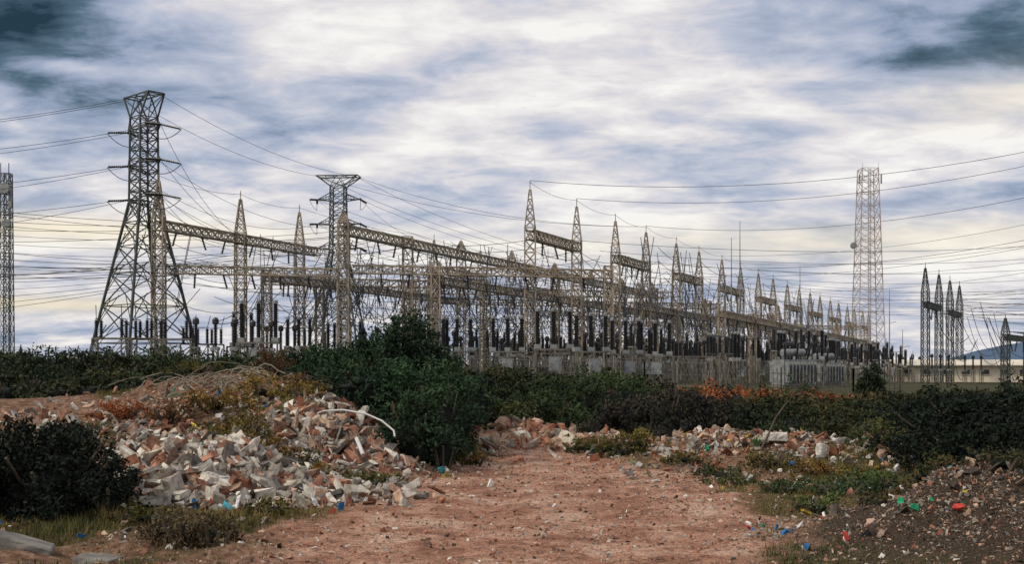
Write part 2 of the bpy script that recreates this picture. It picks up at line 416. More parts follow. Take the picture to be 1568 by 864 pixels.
# ------------------------------------------------------------ switchgear
def frame(mb,L,W,h,mi=0):
    for x in (-L/2,0,L/2):
        for y in (-W/2,W/2): mb.bar((x,y,-1),(x,y,h),.14,mi)
        mb.bar((x,-W/2,.3),(x,W/2,h-.2),.07,mi)
    for y in (-W/2,W/2):
        mb.bar((-L/2,y,h),(L/2,y,h),.16,mi); mb.bar((-L/2,y,h*.5),(L/2,y,h*.5),.08,mi)
        mb.bar((-L/2,y,0),(0,y,h),.07,mi); mb.bar((0,y,h),(L/2,y,0),.07,mi)
def cb():
    mb=MB(); frame(mb,3.6,1.4,3.0); mb.box((0,-.95,1.7),(1.1,.6,1.3),2)
    for x in (-1.5,0,1.5):
        mb.box((x,0,3.25),(.6,.7,.45),2); mb.insul((x,0,3.4),(0,0,1),3.1,.32,1,9,.16); mb.lathe((x,0,6.5),(0,0,1),[(.22,0),(.22,.25),(.1,.32)],8,2)
    return mb
def ds():
    mb=MB(); frame(mb,6,1.6,3.6)
    for x in (-2.6,0,2.6):
        for y in (-.7,.7): mb.insul((x,y,3.7),(0,0,1),1.8,.26,1,8,.17)
        mb.bar((x,-.9,5.6),(x,.9,5.6),.09,3); mb.bar((x,-.7,5.6),(x+.1,-1.1,7.0),.06,3)
    return mb
def ct():
    mb=MB()
    for x in (-2,0,2):
        for a,b2 in ((-.3,-.3),(.3,-.3),(.3,.3),(-.3,.3)): mb.bar((x+a,b2,-1),(x+a*.8,b2*.8,2.6),.09,0)
        for z in (.6,1.5,2.4):
            mb.bar((x-.28,-.28,z),(x+.28,-.28,z),.07,0); mb.bar((x-.28,-.28,z),(x+.28,-.28,z-.8),.06,0)
        mb.box((x,0,2.75),(.75,.75,.35),2); mb.insul((x,0,2.9),(0,0,1),2.3,.26,1,9,.16)
        mb.lathe((x,0,5.2),(0,0,1),[(.2,0),(.33,.1),(.33,.5),(.2,.7),(.05,.75)],10,1)
    return mb
def ptf():
    mb=MB(); mb.box((0,0,1.7),(4.2,2.2,2.8),2); mb.box((0,0,.1),(4.8,2.6,.4),4)
    for k in range(9): mb.box((-1.9+k*.47,-1.5,1.7),(.12,.7,2.3),2); mb.box((-1.9+k*.47,1.5,1.7),(.12,.7,2.3),2)
    mb.lathe((-1.6,0,3.9),(1,0,0),[(.1,0),(.42,.05),(.42,3.0),(.1,3.05)],12,2); mb.bar((-1,0,3),(-1,0,3.6),.12,0); mb.bar((1,0,3),(1,0,3.6),.12,0)
    for x in (-1.5,0,1.5): mb.insul((x,-.5,3.1),(x*.12,-.2,1),2.0,.2,1,8,.16)
    for x in (-1.2,0,1.2): mb.insul((x,.7,3.1),(x*.12,.3,1),1.0,.14,1,8,.16)
    return mb
def pi_():
    mb=MB()
    for x in (-1.4,1.4):
        mb.lattice((x,0,-1),(x,0,3.6),.5,.4,6,.08,.05,0)
        mb.box((x,0,3.72),(.6,.6,.12),2); mb.insul((x,0,3.8),(0,0,1),2.2,.24,1,8,.17)
    mb.bar((-2.2,0,6.1),(2.2,0,6.1),.1,3); return mb
EM=[M_stand,M_ins,M_grey,M_wire,M_conc]
tmpl={}
for nm,fn in (('circuit_breaker',cb),('disconnector_switch',ds),('current_transformer',ct),('power_transformer',ptf),('post_insulator_stand',pi_)):
    tmpl[nm]=fn()
meshes={}
def put(nm,x,y,rz,sc=1):
    z=float(zg(x))
    if nm not in meshes:
        ob=tmpl[nm].obj(nm,EM,(x,y,z),rz); ob.scale=(sc,)*3; meshes[nm]=ob.data
    else: inst(meshes[nm],nm,(x,y,z),rz,sc)
put('circuit_breaker',WX(396,113),113,0,1.12)
put('current_transformer',WX(330,116),116,0,1)
for px in (190,250): put('disconnector_switch',WX(px,117),117,0,1.0)
put('circuit_breaker',WX(848,117),117,.1,1.12); put('circuit_breaker',WX(905,115),115,.3,1.05); put('circuit_breaker',WX(958,118),118,.3,1)
put('circuit_breaker',WX(700,122),122,.3,1)
kinds=['disconnector_switch','circuit_breaker','current_transformer','post_insulator_stand','circuit_breaker','current_transformer']
for j,x0 in enumerate((-35,-29,-23.5,-13,-7,-1.5,6,11.5,17,23,29)):
    for i,t in enumerate(np.arange(2,190,7.5)):
        if j>=7 and t>150: continue
        k=kinds[(i+j*2)%6]
        if random.random()<.08: continue
        x,y=on((x0,122),t-(6 if x0>5 else 0)); put(k,x+random.uniform(-.6,.6),y+random.uniform(-1,1),random.choice((0,UA-math.pi/2,UA))+random.uniform(-.04,.04),random.uniform(.85,1.08))
for px,D in ((1215,116),(1262,138)): put('power_transformer',WX(px,D),D,.4,.9)
for px,D in ((1440,205),(1490,210)): put('current_transformer',WX(px,D),D,.3,.9)

# ------------------------------------------------------------ telecom masts
def mast(name,x,y,z0,h,w0,w1,n,mat,dishes,t=.22):
    mb=MB(); mb.lattice((0,0,-1),(0,0,h),w0,w1,n,t,t*.5,0,xb=True)
    mb.lattice((w1*.1,0,-1),(w1*.1,0,h),.6,.6,int(h/1.2),.06,.05,0,xb=False)
    for k in range(1,n):
        z=-1+(h+1)*k/n; wv=w0+(w1-w0)*k/n; mb.bar((-wv/2,-wv/2,z),(wv/2,wv/2,z),t*.4)
    for (dx,dy,dz,r) in dishes:
        mb.lathe((dx,dy,dz),(0,-1,0.0),[(r*.3,-.1),(r,.15),(r,.35),(r*.9,.4)],14,1); mb.bar((dx,dy,dz),(0,0,dz),.12,0)
    for dx in (-w1/2,w1/2): mb.bar((dx,-w1/2,h),(dx,-w1/2,h+1.2),.08); mb.box((dx*1.35,-w1/2,h-3),(.35,.2,2.4),1)
    mb.obj(name,[mat,M_grey],(x,y,z0))
mast('lattice_telecom_mast',WX(1329,300),300,-1.0,55.5,7.4,4.2,18,M_mast,[(-4.6,-2.5,35.0,.9)],.22)
mast('radio_mast',WX(10,140),140,1.6,24.5,1.4,1.0,20,M_pyl,[(.2,-.9,22.5,.7),(.5,-.9,18.2,.55)],.10)
for px,D,h in ((1120,200,26),(1133,200,29),(1225,230,24),(1362,260,22),(1382,240,12)):
    x=WX(px,D); mb=MB(); mb.lathe((0,0,-1),(0,0,1),[(.14,0),(.12,h*.6),(.05,h)],6); mb.bar((0,0,h*.6),(1.2,0,h*.6+.3),.08); mb.box((1.3,0,h*.6+.3),(.5,.25,.1),0)
    mb.obj('lightning_mast',[M_grey],(x,D,float(zg(x))))

# ------------------------------------------------------------ fences
def fence(name,pts,kind,h,mats):
    mb=MB()
    for (x0,y0),(x1,y1) in zip(pts[:-1],pts[1:]):
        L=math.hypot(x1-x0,y1-y0); d=Vector(((x1-x0)/L,(y1-y0)/L,0)); 
        def g(s): 
            x=x0+d.x*s;y=y0+d.y*s; return Vector((x,y,Hs(x,y)))
        st=2.6; n=int(L/st)
        G_=[g(k*L/n) for k in range(n+1)]
        for k in range(n+1):
            P=G_[k]; mb.bar(P-Vector((0,0,.4)),P+Vector((0,0,h+.1)),.11)
            if kind=='mesh': mb.bar(P+Vector((0,0,h)),P+Vector((0.25,-.35,h+.5)),.09)
        for k in range(n):
            A,B=G_[k],G_[k+1]
            if kind=='mesh':
                for z in (.1,h*.5,h,h+.25): mb.bar(A+Vector((0,0,z)),B+Vector((0,0,z)),.025,1)
                for s in np.arange(0,1,.12):
                    P=A.lerp(B,s); Q=A.lerp(B,min(1,s+.36)); mb.bar(P,Q+Vector((0,0,h)),.012,1); mb.bar(P+Vector((0,0,h)),Q,.012,1)
            else:
                m_=int(st/.28)
                for z in (.4,h-.4): mb.bar(A+Vector((0,.06,z)),B+Vector((0,.06,z)),.05)
                for s in range(1,m_):
                    if random.random()<.06: continue
                    P=A.lerp(B,s/m_); hh=h+random.uniform(-.12,.06); mb.bar(P,P+Vector((random.uniform(-.04,.04),0,hh)),.065,0,.03)
    mb.obj(name,mats)
fence('chain_link_fence',[(-75,108),(-48,111),(-20,111),(-5.5,111),(12,103),(17.3,98.8)],'mesh',2.2,[M_conc,M_link])
fence('palisade_fence',[(17.6,98.5),(27,90),(30,88)],'pal',1.8,[M_fence])

# ------------------------------------------------------------ building, hills
mb=MB(); x0,x1=WX(1375,235),150; L=x1-x0; zb=-1.3
mb.box((L/2,4,1.6),(L,8,3.4),0); 
for k in range(int(L/4)):
    mb.box((2+k*4,-.04,2.0),(1.6,.1,1.0),2); mb.box((2+k*4,-.1,1.45),(1.9,.16,.1),1)
R=Matrix.Rotation(.22,3,'X'); mb.box((L/2,1.4,3.95),(L+1,5.2,.18),1,R); mb.box((L/2,6.4,3.95),(L+1,5.2,.18),1,Matrix.Rotation(-.22,3,'X'))
M_cream=simple('cream_render',(.66,.56,.42),(.78,.70,.54),.5,.9); M_roof=simple('roof_sheeting',(.62,.56,.44),(.75,.69,.56),.3,.6); M_glass=simple('window_glass',(.02,.025,.03),(.04,.05,.06),1,.2)
mb.obj('long_shed_building',[M_cream,M_roof,M_glass],(x0,235,zb+.5))
hx=np.linspace(-4500,7500,260); rows=[]
for j,fy in enumerate((0,.5,1)):
    hgt=(8+230*np.clip(fbm(hx/900,hx*0+3,5,5)+.26,0,1)*sm((hx-1500)/900)*1.3+10*sm((-hx)/2000))*(0,.6,1)[j]
    rows.append(np.stack([hx,np.full_like(hx,5200+fy*500),-4+hgt],1))
V=np.concatenate(rows); n=len(hx); i=np.arange(n-1)
Fc=np.concatenate([np.stack([i+j*n,i+1+j*n,i+1+(j+1)*n,i+(j+1)*n],1) for j in range(2)])
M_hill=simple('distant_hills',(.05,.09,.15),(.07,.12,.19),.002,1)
npmesh('hills',V,Fc,M_hill,None,True)

# ------------------------------------------------------------ vegetation
def leaves(centers,cr,nper,ls,cols,flat=.8):
    n=len(centers)*nper
    c=np.repeat(centers,nper,0); r=np.repeat(cr,nper)
    d=rng.normal(size=(n,3)); d/=np.linalg.norm(d,axis=1,keepdims=True)
    c=c+d*(r*rng.random(n)**.45)[:,None]*np.array([1,1,flat])
    a=rng.normal(size=(n,3)); a/=np.linalg.norm(a,axis=1,keepdims=True)
    b=np.cross(a,rng.normal(size=(n,3))+np.array([0,0,.6])); b/=np.linalg.norm(b,axis=1,keepdims=True)+1e-6
    s=ls*rng.uniform(.6,1.3,n)[:,None]
    V=np.stack([c-a*s,c+b*s*.42,c+a*s,c-b*s*.42],1).reshape(-1,3)
    col=np.repeat(np.repeat(cols,nper,0)*rng.uniform(.6,1.4,(n,1)),4,0)
    return V,col
def bush(name,blobs,ls,nper,dens,c0,c1,cr=.33,stems=True,seed=0,wild=.07,core=1.0,tint=True):
    Vs=[];Cs=[]
    for (x,y,z,rx,ry,rz) in blobs:
        area=2*math.pi*((rx*ry+rx*rz+ry*rz)/3); n=int(area*dens/(cr*cr))
        d=rng.normal(size=(n,3)); d/=np.linalg.norm(d,axis=1,keepdims=True); d[:,2]=np.where(d[:,2]<-.7,-d[:,2],d[:,2])
        bump=1+.55*(vnoise(d[:,0]*3+x*1.3,d[:,2]*3+d[:,1]*2+y,seed)-.5)*2*.8+np.clip(rng.normal(size=n),-1.6,1.3)*wild
        k=bump*rng.choice([1,.86,.7],n,p=[.6,.25,.15])
        c=np.array([x,y,z])+d*np.array([rx,ry,rz])*k[:,None]
        ns=n//7
        if ns: 
            j=rng.integers(0,n,ns); c[j]+=d[j]*rng.uniform(.05,.28,(ns,1))*min(rx,1.2)*np.array([1,1,.9])
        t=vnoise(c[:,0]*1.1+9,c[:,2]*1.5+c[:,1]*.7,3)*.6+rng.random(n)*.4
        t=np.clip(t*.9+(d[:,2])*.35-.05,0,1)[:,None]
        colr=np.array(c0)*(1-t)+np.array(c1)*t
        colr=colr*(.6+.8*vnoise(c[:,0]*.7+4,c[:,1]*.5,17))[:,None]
        if tint:
            q=random.random(); colr=colr*np.array([1+.9*q*q,1+.10*q,1-.1*q])*random.uniform(.7,1.25)
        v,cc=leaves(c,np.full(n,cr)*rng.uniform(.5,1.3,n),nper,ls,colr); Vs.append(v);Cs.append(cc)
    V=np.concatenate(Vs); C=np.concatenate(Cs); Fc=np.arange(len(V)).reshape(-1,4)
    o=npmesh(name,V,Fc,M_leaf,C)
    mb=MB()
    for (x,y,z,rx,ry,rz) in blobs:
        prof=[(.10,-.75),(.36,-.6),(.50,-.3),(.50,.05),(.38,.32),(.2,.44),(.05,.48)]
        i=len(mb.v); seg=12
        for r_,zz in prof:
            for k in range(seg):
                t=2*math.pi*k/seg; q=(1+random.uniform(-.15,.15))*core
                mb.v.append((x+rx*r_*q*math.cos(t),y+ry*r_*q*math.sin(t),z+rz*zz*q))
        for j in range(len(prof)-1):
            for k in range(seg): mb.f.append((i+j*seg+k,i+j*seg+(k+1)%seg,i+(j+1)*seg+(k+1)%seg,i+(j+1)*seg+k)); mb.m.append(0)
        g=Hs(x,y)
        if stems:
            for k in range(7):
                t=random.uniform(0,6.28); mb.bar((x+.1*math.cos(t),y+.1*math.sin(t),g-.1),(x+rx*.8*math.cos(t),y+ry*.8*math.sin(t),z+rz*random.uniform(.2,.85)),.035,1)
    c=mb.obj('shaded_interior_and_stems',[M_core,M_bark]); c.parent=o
    return o
def B(px,D,ptop,rx,ry=None,sink=.15):
    x=WX(px,D); g=Hs(x,D); top=WZ(ptop,D); hgt=max(.5,top-g+sink)
    rz=hgt*.52; return (x,D,top-rz,rx,ry or rx,rz)
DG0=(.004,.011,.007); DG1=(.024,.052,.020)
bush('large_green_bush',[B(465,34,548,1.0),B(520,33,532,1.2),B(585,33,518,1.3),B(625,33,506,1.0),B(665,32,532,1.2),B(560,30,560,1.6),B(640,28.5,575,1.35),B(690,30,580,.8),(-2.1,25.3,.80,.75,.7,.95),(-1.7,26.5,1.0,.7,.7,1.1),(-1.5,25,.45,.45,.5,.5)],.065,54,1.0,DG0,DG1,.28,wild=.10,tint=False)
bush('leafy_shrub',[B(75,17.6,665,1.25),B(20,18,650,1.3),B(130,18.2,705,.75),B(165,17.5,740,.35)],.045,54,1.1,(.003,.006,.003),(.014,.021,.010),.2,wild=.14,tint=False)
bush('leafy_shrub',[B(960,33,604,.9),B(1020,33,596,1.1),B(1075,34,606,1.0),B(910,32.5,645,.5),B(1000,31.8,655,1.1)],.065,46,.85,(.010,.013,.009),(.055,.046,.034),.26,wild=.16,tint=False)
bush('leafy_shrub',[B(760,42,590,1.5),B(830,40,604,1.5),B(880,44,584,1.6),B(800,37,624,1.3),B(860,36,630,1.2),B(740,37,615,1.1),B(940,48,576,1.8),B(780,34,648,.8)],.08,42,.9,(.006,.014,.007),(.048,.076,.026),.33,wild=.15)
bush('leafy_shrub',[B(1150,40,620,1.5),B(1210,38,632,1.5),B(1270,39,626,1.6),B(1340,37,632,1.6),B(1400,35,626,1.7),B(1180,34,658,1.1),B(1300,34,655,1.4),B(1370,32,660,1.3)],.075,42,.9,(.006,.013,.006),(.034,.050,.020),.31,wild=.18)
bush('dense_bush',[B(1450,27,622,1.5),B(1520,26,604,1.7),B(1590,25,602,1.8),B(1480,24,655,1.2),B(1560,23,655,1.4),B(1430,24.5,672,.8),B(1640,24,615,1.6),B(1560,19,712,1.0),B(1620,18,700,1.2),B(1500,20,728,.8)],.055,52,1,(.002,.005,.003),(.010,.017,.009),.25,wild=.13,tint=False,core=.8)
bl=[]
for px in range(-60,440,32):
    D=random.uniform(42,52); bl.append(B(px,D,random.uniform(542,566),random.uniform(1.0,1.7)))
for px in range(-40,430,45):
    D=random.uniform(33,38); bl.append(B(px,D,random.uniform(570,600),random.uniform(.7,1.2)))
bush('wild_scrub',bl,.09,36,.8,(.005,.013,.007),(.026,.044,.018),.36,stems=True,wild=.18)
bl=[]
for px in range(640,1640,30):
    D=random.uniform(52,80); bl.append(B(px,D,np.interp(px,[640,900,1000,1300,1568],[562,582,590,612,600])+random.uniform(-8,14),random.uniform(1.2,2.4)))
for px in range(-60,660,45):
    D=random.uniform(60,90); bl.append(B(px,D,random.uniform(546,558),random.uniform(1.4,2.6)))
bush('distant_scrub',bl,.16,30,.75,(.008,.018,.008),(.048,.058,.024),.52,stems=False,wild=.18)
bl=[]
for px in range(980,1330,22):
    D=random.uniform(60,72); bl.append(B(px,D,np.interp(px,[980,1300],[592,606])+random.uniform(-3,8),random.uniform(.8,1.4)))
bush('dry_reddish_scrub',bl,.13,26,.7,(.05,.03,.015),(.18,.10,.045),.4,stems=False,wild=.2)
bush('conical_tree',[(WX(1331,80),80,1.1,.8,.8,1.3),(WX(1331,80),80,.2,1.0,1.0,1.2)],.12,36,1,DG0,(.03,.06,.03),.35)
def small(name,lst,ls,c0,c1,cr=.14,nper=40,dens=.9):
    bush(name,[(WX(px,D),D,Hs(WX(px,D),D)+h*.40,r,r,h*.55) for px,D,r,h in lst],ls,nper,dens,c0,c1,cr,wild=.25,core=.6)
small('dry_shrub',[(290,14.6,.42,.5),(325,14.3,.3,.4),(250,14.9,.3,.35)],.03,(.026,.02,.011),(.08,.062,.03),.12,30,.8)
small('dry_shrub',[(420,31,.5,.8),(455,29,.4,.5),(260,26,.5,.4),(190,26,.5,.4)],.04,(.06,.03,.015),(.15,.08,.03),.15,30)
small('weed_clump',[(345,23,.7,.45),(375,24,.6,.55),(400,22,.5,.4),(500,21.5,.4,.3),(450,22.5,.4,.35),(930,28,.45,.5),(975,28,.5,.55),(885,30,.5,.35),(1330,22,.6,.3),(1250,23.5,.5,.3),(1180,25,.5,.3),(725,26,.35,.35),(420,17.5,.35,.18),(1050,26,.4,.25),(330,27,.7,.5),(400,28,.6,.6),(470,27,.5,.4),(300,31,.7,.4),(560,21.5,.5,.15),(600,22,.4,.12),(230,17,.5,.2)],.04,(.022,.034,.009),(.14,.125,.032),.14,30,.7)
small('weed_clump',[(1100,23.5,.5,.2),(1210,21,.5,.18),(1290,20,.5,.22),(1350,26,.6,.6),(1440,22,.5,.5),(1130,22,.5,.15),(1330,20.5,.6,.3),(1250,18.5,.5,.2)],.035,(.012,.028,.012),(.055,.085,.03),.13,30,.7)
small('weed_clump',[(1340,15.5,.25,.15),(1450,15.2,.3,.2),(1530,14.6,.35,.25),(1500,16,.3,.2),(1400,16,.25,.15)],.03,(.010,.018,.008),(.05,.055,.025),.1,26,.7)

# grass
n=160000
gx=rng.uniform(-11,12,n); gy=rng.uniform(12.5,36,n)
msk=(rng.random(n)<np.clip(1-1.15*pathmask(gx,gy),0,1)*np.clip(grassy(gx,gy)*1.0,0.04,1)*(1-np.clip(G(gx,gy,5.9,14.7,2,2.3,1.6),0,.97)))
gx=gx[msk];gy=gy[msk];n=len(gx);gz=H(gx,gy)
bl_=4
X=np.repeat(gx,bl_)+rng.normal(size=n*bl_)*.04;Y=np.repeat(gy,bl_)+rng.normal(size=n*bl_)*.04;Z=np.repeat(gz,bl_)-.01
k=len(X);hh=rng.uniform(.025,.11,k)*np.repeat(rng.uniform(.4,1.5,n)*(.2+1.8*vnoise(gx*1.3,gy*1.3,71)**1.5),bl_);an=rng.uniform(0,6.28,k);le=rng.uniform(.1,.8,k)*hh
P0=np.stack([X-.007*np.cos(an+1.57),Y-.007*np.sin(an+1.57),Z],1);P1=np.stack([X+.007*np.cos(an+1.57),Y+.007*np.sin(an+1.57),Z],1)
P2=np.stack([X+le*np.cos(an),Y+le*np.sin(an),Z+hh],1)
V=np.stack([P0,P1,P2],1).reshape(-1,3)
t=np.repeat(np.clip(vnoise(gx*.8,gy*.8,60)*1.2-.1+rng.normal(size=n)*.15,0,1),bl_)[:,None]
C=np.repeat((np.array((.04,.06,.018))*(1-t)+np.array((.23,.175,.06))*t)*rng.uniform(.5,1.3,(k,1)),3,0)
npmesh('grass',V,np.arange(len(V)).reshape(-1,3),M_grass,C)

# ------------------------------------------------------------ rubble
cube=np.array([(-1,-1,-1),(1,-1,-1),(1,1,-1),(-1,1,-1),(-1,-1,1),(1,-1,1),(1,1,1),(-1,1,1)],float)*.5
cf=np.array([(3,2,1,0),(4,5,6,7),(0,1,5,4),(1,2,6,5),(2,3,7,6),(3,0,4,7)])
ct_=np.concatenate([cf[:,[0,1,2]],cf[:,[0,2,3]]])
phi=(1+5**.5)/2
ico=np.array([(-1,phi,0),(1,phi,0),(-1,-phi,0),(1,-phi,0),(0,-1,phi),(0,1,phi),(0,-1,-phi),(0,1,-phi),(phi,0,-1),(phi,0,1),(-phi,0,-1),(-phi,0,1)])/np.sqrt(1+phi*phi)*.55
icf=np.array([(0,11,5),(0,5,1),(0,1,7),(0,7,10),(0,10,11),(1,5,9),(5,11,4),(11,10,2),(10,7,6),(7,1,8),(3,9,4),(3,4,2),(3,2,6),(3,6,8),(3,8,9),(4,9,5),(2,4,11),(6,2,10),(8,6,7),(9,8,1)])
PAL=np.array([(.68,.64,.55),(.52,.46,.38),(.30,.28,.25),(.76,.72,.63),(.46,.23,.15),(.54,.36,.26),(.13,.11,.09),(.36,.15,.09),(.52,.38,.27)])
def rots(n,tilt=1.0):
    q=rng.normal(size=(n,4)); q[:,1:3]*=tilt; q/=np.linalg.norm(q,axis=1,keepdims=True)
    w_,x,y,z=q.T
    return np.stack([1-2*(y*y+z*z),2*(x*y-z*w_),2*(x*z+y*w_),2*(x*y+z*w_),1-2*(x*x+z*z),2*(y*z-x*w_),2*(x*z-y*w_),2*(y*z+x*w_),1-2*(x*x+y*y)],1).reshape(n,3,3)
def chunks(name,x,y,size,prob,lift=.25,slab=.5,tilt=.6,mat=None):
    n=len(x); z=H(x,y); Vs=[];Fs=[];Cs=[];off=0
    isl=rng.random(n)<slab
    for flag,T,FF in ((True,cube,ct_),(False,ico,icf)):
        s=np.where(isl==flag)[0]; k=len(s)
        if k==0: continue
        sc=np.stack([rng.uniform(.6,1.7,k),rng.uniform(.35,1.0,k),(rng.uniform(.07,.38,k) if flag else rng.uniform(.35,.8,k))],1)*size[s][:,None]
        P=(T[None]+rng.normal(size=(k,len(T),3))*(.11 if flag else .13))*sc[:,None,:]
        P=np.einsum('nij,nkj->nki',rots(k,tilt),P)+np.stack([x[s],y[s],z[s]+size[s]*lift*rng.uniform(-.25,1,k)],1)[:,None,:]
        c=PAL[rng.choice(len(PAL),k,p=prob)]*rng.uniform(.5,1.15,(k,1))
        Vs.append(P.reshape(-1,3)); Fs.append((FF[None]+ (np.arange(k)*len(T))[:,None,None]).reshape(-1,3)+off); Cs.append(np.repeat(c,len(T),0)); off+=k*len(T)
    return npmesh(name,np.concatenate(Vs),np.concatenate(Fs),mat or M_rub,np.concatenate(Cs))
def cluster(spec,pw_=4.0,thr=.36):
    xs_,ys_,ss=[],[],[]
    for cx,cy,sx,sy,n,s0,s1,rot in spec:
        a=rng.normal(size=(n,2))*.6; c,s=math.cos(rot),math.sin(rot)
        xx=cx+(a[:,0]*sx*c-a[:,1]*sy*s); yy=cy+(a[:,0]*sx*s+a[:,1]*sy*c)
        keep=(vnoise(xx*1.4,yy*1.4,91)>thr+.2*rng.random(n)-.1)|(rng.random(n)<.28)
        xs_.append(xx[keep]); ys_.append(yy[keep]); ss.append((s0+(s1-s0)*rng.random(n)**pw_)[keep])
    return np.concatenate(xs_),np.concatenate(ys_),np.concatenate(ss)
pw=[.22,.14,.10,.18,.12,.11,.05,.03,.05]; pr=[.13,.11,.08,.10,.16,.13,.09,.10,.10]
x,y,s=cluster([(-6.0,20.5,1.7,1.2,2700,.03,.46,-.1),(-4.4,20.4,1.8,.9,2400,.03,.36,-.2),(-6.6,22.2,1.6,1.0,1600,.03,.42,0),(-4.4,22.6,1.7,1.3,1500,.03,.28,0),(-4.0,19.2,1.5,.7,700,.03,.24,0)],3.6)
x2,y2,s2=cluster([(-5.2,20.9,2.4,1.7,11000,.012,.06,0)],2)
chunks('rubble_pile',np.r_[x,x2],np.r_[y,y2],np.r_[s,s2],pw,.45,.82)
x,y,s=cluster([(-3.9,25.0,1.2,1.1,2600,.03,.32,0),(-2.8,24.5,.8,.8,800,.03,.25,0)])
x2,y2,s2=cluster([(-3.7,24.8,1.6,1.4,5000,.012,.05,0)],2)
chunks('rubble_pile',np.r_[x,x2],np.r_[y,y2],np.r_[s,s2],pr,.5,.75)
x,y,s=cluster([(-7.0,28,2.0,2.0,1100,.02,.24,0),(-9.5,26,2.2,2.2,1100,.02,.26,0),(-7.5,24.5,1.6,1.0,600,.02,.26,0)],4,.42)
chunks('rubble_pile',x,y,s,pr,.4,.7)
x,y,s=cluster([(.2,32.0,1.6,.8,1700,.03,.42,0),(2.3,31.3,1.2,.7,500,.03,.32,0),(1.9,34,.8,.6,40,.3,.5,0)])
chunks('brick_rubble_pile',x,y,s,[.05,.10,.03,.06,.24,.25,.02,.10,.15],.5,.5)
x,y,s=cluster([(5.0,28.2,2.4,1.8,1700,.02,.25,0),(8.5,26,2.2,1.8,1100,.02,.27,0),(4.2,24,1.8,1.5,600,.02,.15,0)])
chunks('rubble_pile',x,y,s,pr,.5,.6)
x,y,s=cluster([(5.9,14.5,1.5,1.5,11000,.012,.05,0),(8.2,15.8,1.7,2.0,5000,.015,.07,0),(4.1,14.3,.9,1.2,1200,.012,.05,0),(5.9,15,1.6,1.6,260,.06,.2,0)],4)
chunks('gravel_heap',x,y,s,[.02,.05,.14,.0,.04,.10,.40,.06,.19],.3,.35)
n=34000; x=rng.uniform(-5.5,6.5,n); y=12+22*rng.random(n)**1.1; s=.012+.065*rng.random(n)**6
keep=rng.random(n)<np.clip(.45+.9*vnoise(x*.7,y*.7,8)-.2,0,1)
chunks('path_stones',x[keep],y[keep],s[keep],[.09,.10,.06,.05,.18,.22,.10,.08,.12],.2,.4)
x=rng.uniform(-12,12,3600); y=rng.uniform(14,36,3600); s=.02+.16*rng.random(3600)**3.5
k_=pathmask(x,y)<.4; chunks('scattered_rubble',x[k_],y[k_],s[k_],pr,.3,.7)
# litter
n=900; x=rng.uniform(-9,10,n); y=rng.uniform(13.8,31,n); k_=(pathmask(x,y)<.9)&(vnoise(x*.6,y*.6,33)>.38); x=x[k_];y=y[k_]
PALs=PAL.copy(); PAL=np.array([(.8,.8,.77),(.03,.22,.55),(.03,.42,.2),(.65,.48,.06),(.78,.78,.78),(.02,.02,.03),(.78,.75,.72),(.08,.38,.45),(.6,.08,.06)])
chunks('litter',x,y,rng.uniform(.04,.15,len(x)),[.28,.13,.08,.09,.17,.04,.08,.06,.07],1.1,1.0,.8); PAL=PALs
def slab(name,px,D,sz,rot,lift,mat,rz=0):
    x=WX(px,D); mb=MB()
    R=Matrix.Rotation(rz,3,'Z')@Matrix.Rotation(rot,3,'Y')
    mb.box((0,0,0),sz,0,R); 
    mb.v=[tuple(np.array(v)+np.array([random.uniform(-.07,.07) for _ in range(3)])*min(1,sz[1]*1.6)*np.array([1,1,.3])) for v in mb.v]
    o=mb.obj(name,[mat],(x,D,Hs(x,D)+lift))
    mo=o.modifiers.new('b','BEVEL'); mo.width=min(sz)*.10; mo.segments=1
    sb=o.modifiers.new('s','SUBSURF'); sb.subdivision_type='SIMPLE'; sb.levels=sb.render_levels=3
    tx=bpy.data.textures.new('chip','CLOUDS'); tx.noise_scale=.12; dm=o.modifiers.new('d','DISPLACE'); dm.texture=tx; dm.strength=.06; dm.mid_level=.5
    return o
M_pale=simple('pale_concrete',(.38,.35,.30),(.70,.66,.58),5,.9,0,.8)
slab('concrete_slab',30,14.1,(.85,.5,.24),.28,.04,M_conc,.2)
slab('concrete_slab',150,13.9,(.5,.35,.1),.05,.03,M_conc,-.3)
slab('concrete_slab',270,20,(.6,.32,.07),-.4,.16,M_pale,.5); slab('concrete_slab',215,20.5,(.62,.34,.07),.35,.16,M_pale,-.4); slab('concrete_slab',330,20,(.45,.28,.07),.35,.12,M_pale,.9)
slab('concrete_slab',185,21,(.6,.3,.07),.25,.18,M_pale,.1); slab('concrete_slab',245,19.6,(.5,.3,.07),.5,.14,M_pale,1.4)
slab('concrete_block',1188,27.5,(.56,.3,.2),.02,.14,M_pale,.1); slab('concrete_block',1258,25.5,(.2,.2,.3),.1,.2,M_pale,.3)
slab('concrete_block',948,33,(.4,.3,.35),.3,.5,M_pale,.3)
def pp(px,py,D): return (WX(px,D),D,WZ(py,D))
mb=MB(); pts=[(468,640,25),(495,630,25),(525,628,24.8),(560,634,24.5),(585,645,24.3),(603,660,24.1),(605,672,24.0)]
P=[Vector(pp(*p)) for p in pts]; sp_=[]
for i in range(len(P)-1):
    for k in range(4): sp_.append(P[i].lerp(P[i+1],k/4))
mb.tube([(p.x,p.y,max(p.z,Hs(p.x,p.y)+.03)) for p in sp_],.02,0,8); mb.obj('bent_plastic_pipe',[M_white],smooth=True)
mb=MB(); a=Vector(pp(546,672,22.8)); b2=Vector(pp(556,697,22.4)); b2.z=max(b2.z,Hs(b2.x,b2.y)+.02); a.z=b2.z+.30
mb.lathe(b2,(a-b2),[(.04,0),(.04,(a-b2).length),(.03,(a-b2).length)],10); mb.obj('broken_pipe',[M_white])
mb=MB()
